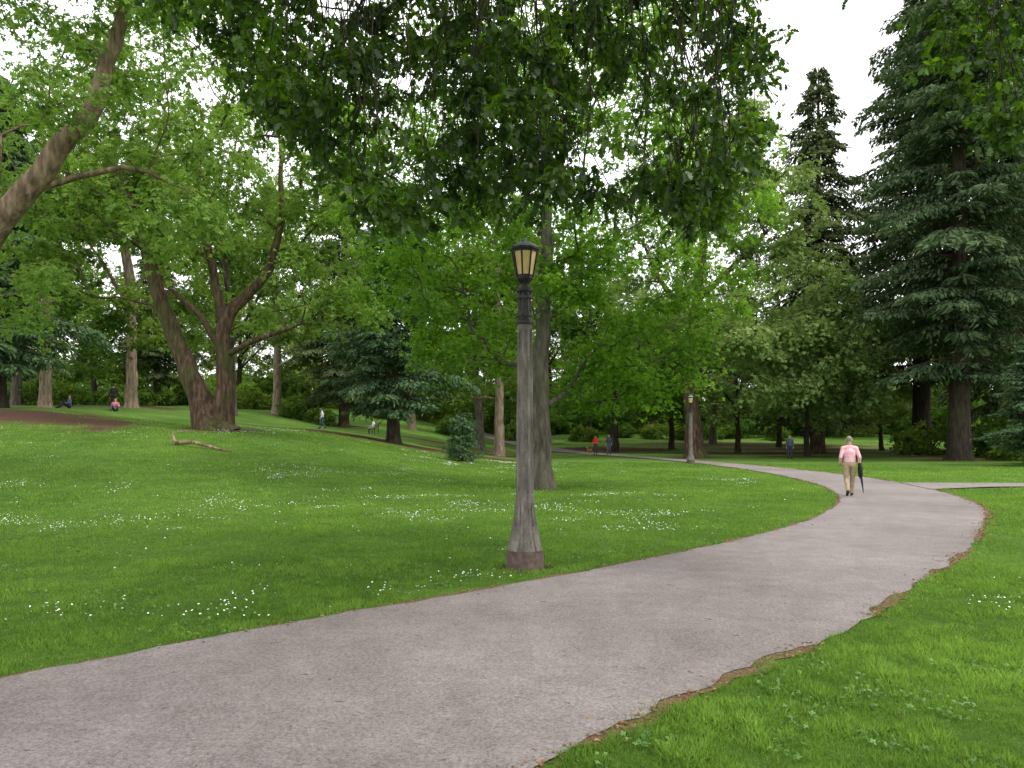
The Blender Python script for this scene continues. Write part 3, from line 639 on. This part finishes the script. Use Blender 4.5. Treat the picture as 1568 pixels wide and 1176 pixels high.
STAND=dict(lean=.02,armL=((-.25,-.03,1.12),(-.24,.04,.87)),armR=((.25,-.03,1.12),(.24,.04,.87)),
  legR=((.11,.02,.50),(.12,0,.085),(.15,.17,.035)),legL=((-.11,.02,.50),(-.12,0,.085),(-.15,.17,.035)))
BENT=dict(lean=.06,armL=((-.26,.02,1.12),(-.16,.22,1.12)),armR=((.26,.02,1.12),(.16,.22,1.12)),
  legR=((.10,.10,.50),(.10,.10,.085),(.11,.28,.035)),legL=((-.10,.02,.50),(-.09,-.16,.12),(-.10,0,.04)))
SIT=dict(pelvis=(0,0,.55),lean=.12,armL=((-.25,.08,.75),(-.14,.30,.68)),armR=((.25,.08,.75),(.14,.30,.68)),
  legR=((.12,.45,.52),(.12,.48,.085),(.13,.64,.035)),legL=((-.12,.45,.52),(-.12,.46,.085),(-.13,.62,.035)))
SITG=dict(pelvis=(0,0,.13),lean=-.05,armL=((-.26,-.02,.38),(-.2,.24,.34)),armR=((.26,-.02,.38),(.2,.24,.34)),
  legR=((.16,.40,.42),(.14,.62,.09),(.15,.78,.04)),legL=((-.16,.40,.42),(-.14,.62,.09),(-.15,.78,.04)))
BLK=cmat('black_fabric',(.015,.015,.018))
um=Acc(); tube(um,[(.285,.10,.84),(.30,.02,.70),(.32,-.10,.40),(.34,-.2,.10)],[.022,.034,.028,.006],8)
jk=Acc()
for q in range(3): tube(jk,[(.26+.02*q,.02+.03*q,1.0),(.29,-.03+.05*q,.82),(.30,-.04+.06*q,.60),(.30,-.02+.03*q,.52)],[.03,.06,.055,.02],8)
person('walking_man',(9.45,21.5,.024),-.25,WALK,dict(shirt=(.72,.42,.46),pants=(.36,.28,.18),skin=(.42,.24,.17),shoe=(.03,.022,.018),hair=(.24,.20,.17)),1.68,.0075,True,.85,[('umbrella',um,BLK),('folded_jacket',jk,BLK)])
person('standing_man',(20.8,57.5,tz(20.8,57.5)),2.9,STAND,dict(shirt=(.06,.08,.12),pants=(.03,.035,.05)),1.78,.011)
person('walking_woman',(7.4,68,tz(7.4,68)+.05),2.8,BENT,dict(shirt=(.75,.03,.04),pants=(.05,.05,.06),hair=(.03,.02,.015)),1.68,.011)
person('walking_person',(8.6,68,tz(8.6,68)+.05),2.9,WALK,dict(shirt=(.07,.075,.10),pants=(.09,.09,.13)),1.82,.011)
person('walking_man',(-15.8,64,tz(-15.8,64)),1.8,WALK,dict(shirt=(.62,.64,.70),pants=(.06,.09,.16)),1.76,.011)
person('seated_person',(-12.2,68,tz(-12.2,68)),1.5,SIT,dict(shirt=(.75,.75,.75),pants=(.25,.25,.27)),1.75,.011)
person('standing_person',(-27.5,53,tz(-27.5,53)),.5,STAND,dict(shirt=(.02,.02,.022),pants=(.02,.02,.025)),1.8,.011)
person('seated_person',(-29.4,51,tz(-29.4,51)),2.4,SITG,dict(shirt=(.10,.14,.25),pants=(.03,.03,.04)),1.7,.011)
person('seated_person',(-26.6,51.5,tz(-26.6,51.5)),3.4,SITG,dict(shirt=(.6,.2,.28),pants=(.06,.06,.1)),1.65,.011)
bn=bpy.data.objects.new('park_bench',None); link(bn); bn.location=(-12.2,68,tz(-12.2,68)); bn.rotation_euler=(0,0,1.5)
WOOD=surf('bench_wood',(.2,.13,.08),.7)
def boxacc(a,c,s):
    c=np.array(c);s=np.array(s)/2; V=np.array([(x,y,z) for x in(-1,1) for y in(-1,1) for z in(-1,1)])*s+c
    a.add(V,[(0,1,3,2),(4,6,7,5),(0,4,5,1),(2,3,7,6),(0,2,6,4),(1,5,7,3)])
a=Acc(); [boxacc(a,(0,-.05+.1*k,.42),(1.5,.085,.035)) for k in range(5)]; link(bpy.data.objects.new('seat',a.mesh('seat',WOOD)),bn)
a=Acc(); [boxacc(a,(0,-.2-.03*k,.58+.12*k),(1.5,.03,.09)) for k in range(3)]; link(bpy.data.objects.new('backrest',a.mesh('backrest',WOOD)),bn)
a=Acc(); [boxacc(a,(x,y,h/2),(.05,.05,h)) for x in(-.65,.65) for y,h in((-.2,.8),(.33,.40))]; link(bpy.data.objects.new('legs',a.mesh('legs',BRZ)),bn)
def dog(loc,rot,col,s=1):
    B=[((0,-.26,.42),(0,-.02,.41),.10,.10),((0,0,.41),(0,.24,.43),.10,.125),((0,.26,.46),(0,.40,.62),.075,.06),((0,.41,.64),(0,.47,.64),.068,.055),((0,.48,.63),(0,.60,.60),.04,.026),
       ((.045,.39,.69),(.055,.37,.76),.022,.010),((-.045,.39,.69),(-.055,.37,.76),.022,.010),((0,-.34,.47),(0,-.52,.62),.025,.012)]
    for x in(-.075,.075):
        sh=.04 if x>0 else -.05
        B+=[((x,.22,.38),(x,.19+sh,.22),.06,.032),((x,.19+sh,.22),(x,.22+sh,.04),.028,.022),((x,.22+sh,.03),(x,.27+sh,.025),.026,.022),
            ((x,-.26,.38),(x,-.19-sh,.27),.078,.045),((x,-.19-sh,.27),(x,-.33-sh,.16),.038,.025),((x,-.33-sh,.16),(x,-.29-sh,.035),.024,.022),((x,-.29-sh,.03),(x,-.24-sh,.025),.026,.022)]
    VV=[];F4=[];F3=[];n=0
    for b in B:
        V,a4,a3=caps(*b); VV.append(V);F4.append(a4+n);F3.append(a3+n);n+=len(V)
    tmp=bpy.data.objects.new('tmp',mk('d',np.concatenate(VV),[np.concatenate(F3),np.concatenate(F4)],[])); COL.objects.link(tmp)
    md=tmp.modifiers.new('r','REMESH'); md.mode='VOXEL'; md.voxel_size=.009; md.use_smooth_shade=True
    md=tmp.modifiers.new('s','SMOOTH'); md.iterations=3; md.factor=.4
    out=bpy.data.meshes.new_from_object(tmp.evaluated_get(bpy.context.evaluated_depsgraph_get())); bpy.data.objects.remove(tmp)
    out.materials.append(surf('dog_fur',lambda nt:ramp(nt,noise(nt,3,2),[(.45,col),(.55,tuple(min(.6,c*3) for c in col))]),.9))
    o=bpy.data.objects.new('dog',out); link(o); o.location=loc; o.rotation_euler=(0,0,rot); o.scale=(s,s,s)
dog((6.8,67.6,tz(6.8,67.6)+.05),2.6,(.20,.10,.05)); dog((24.2,56,tz(24.2,56)),1.2,(.03,.025,.02),.9)
# ------------------------------------------------------------ light
w=bpy.data.worlds.new('World'); scene.world=w; w.use_nodes=True; nt=w.node_tree; bg=nt.nodes['Background']
sk=nd(nt,'ShaderNodeTexSky',sky_type='NISHITA'); sk.sun_disc=False; sk.sun_elevation=math.radians(56); sk.sun_rotation=math.radians(112); sk.air_density=1; sk.dust_density=2
tc=nd(nt,'ShaderNodeTexCoord'); nn=nd(nt,'ShaderNodeTexNoise'); nn.inputs['Scale'].default_value=2.5; nn.inputs['Detail'].default_value=5; nt.links.new(tc.outputs['Generated'],nn.inputs['Vector'])
cl=ramp(nt,nn.outputs['Fac'],[(.35,(.88,.91,.96)),(.65,(1,1,1))]); cs=mixc(nt,1.0,cl,(15.5,15.3,15.2),'MULTIPLY')
c=mixc(nt,.92,sk.outputs[0],cs); nt.links.new(c,bg.inputs[0]); bg.inputs[1].default_value=.15
sl=bpy.data.lights.new('sun','SUN'); sl.energy=2.6; sl.angle=math.radians(12); sl.color=(1,.94,.82); so=bpy.data.objects.new('sun',sl); link(so)
el=math.radians(56); az=math.radians(112); dv=Vector((math.sin(az)*math.cos(el),math.cos(az)*math.cos(el),math.sin(el))); so.rotation_euler=dv.to_track_quat('Z','Y').to_euler(); so.location=(20,-10,40)
cam=bpy.data.cameras.new('camera'); cam.lens=27; cam.sensor_width=36; cam.shift_y=.051; cam.clip_end=3000; co=bpy.data.objects.new('camera',cam); link(co)
co.location=(0,0,1.7); co.rotation_euler=(math.radians(90),0,0); scene.camera=co
scene.view_settings.view_transform='Standard'; scene.view_settings.look='None'; scene.view_settings.exposure=0
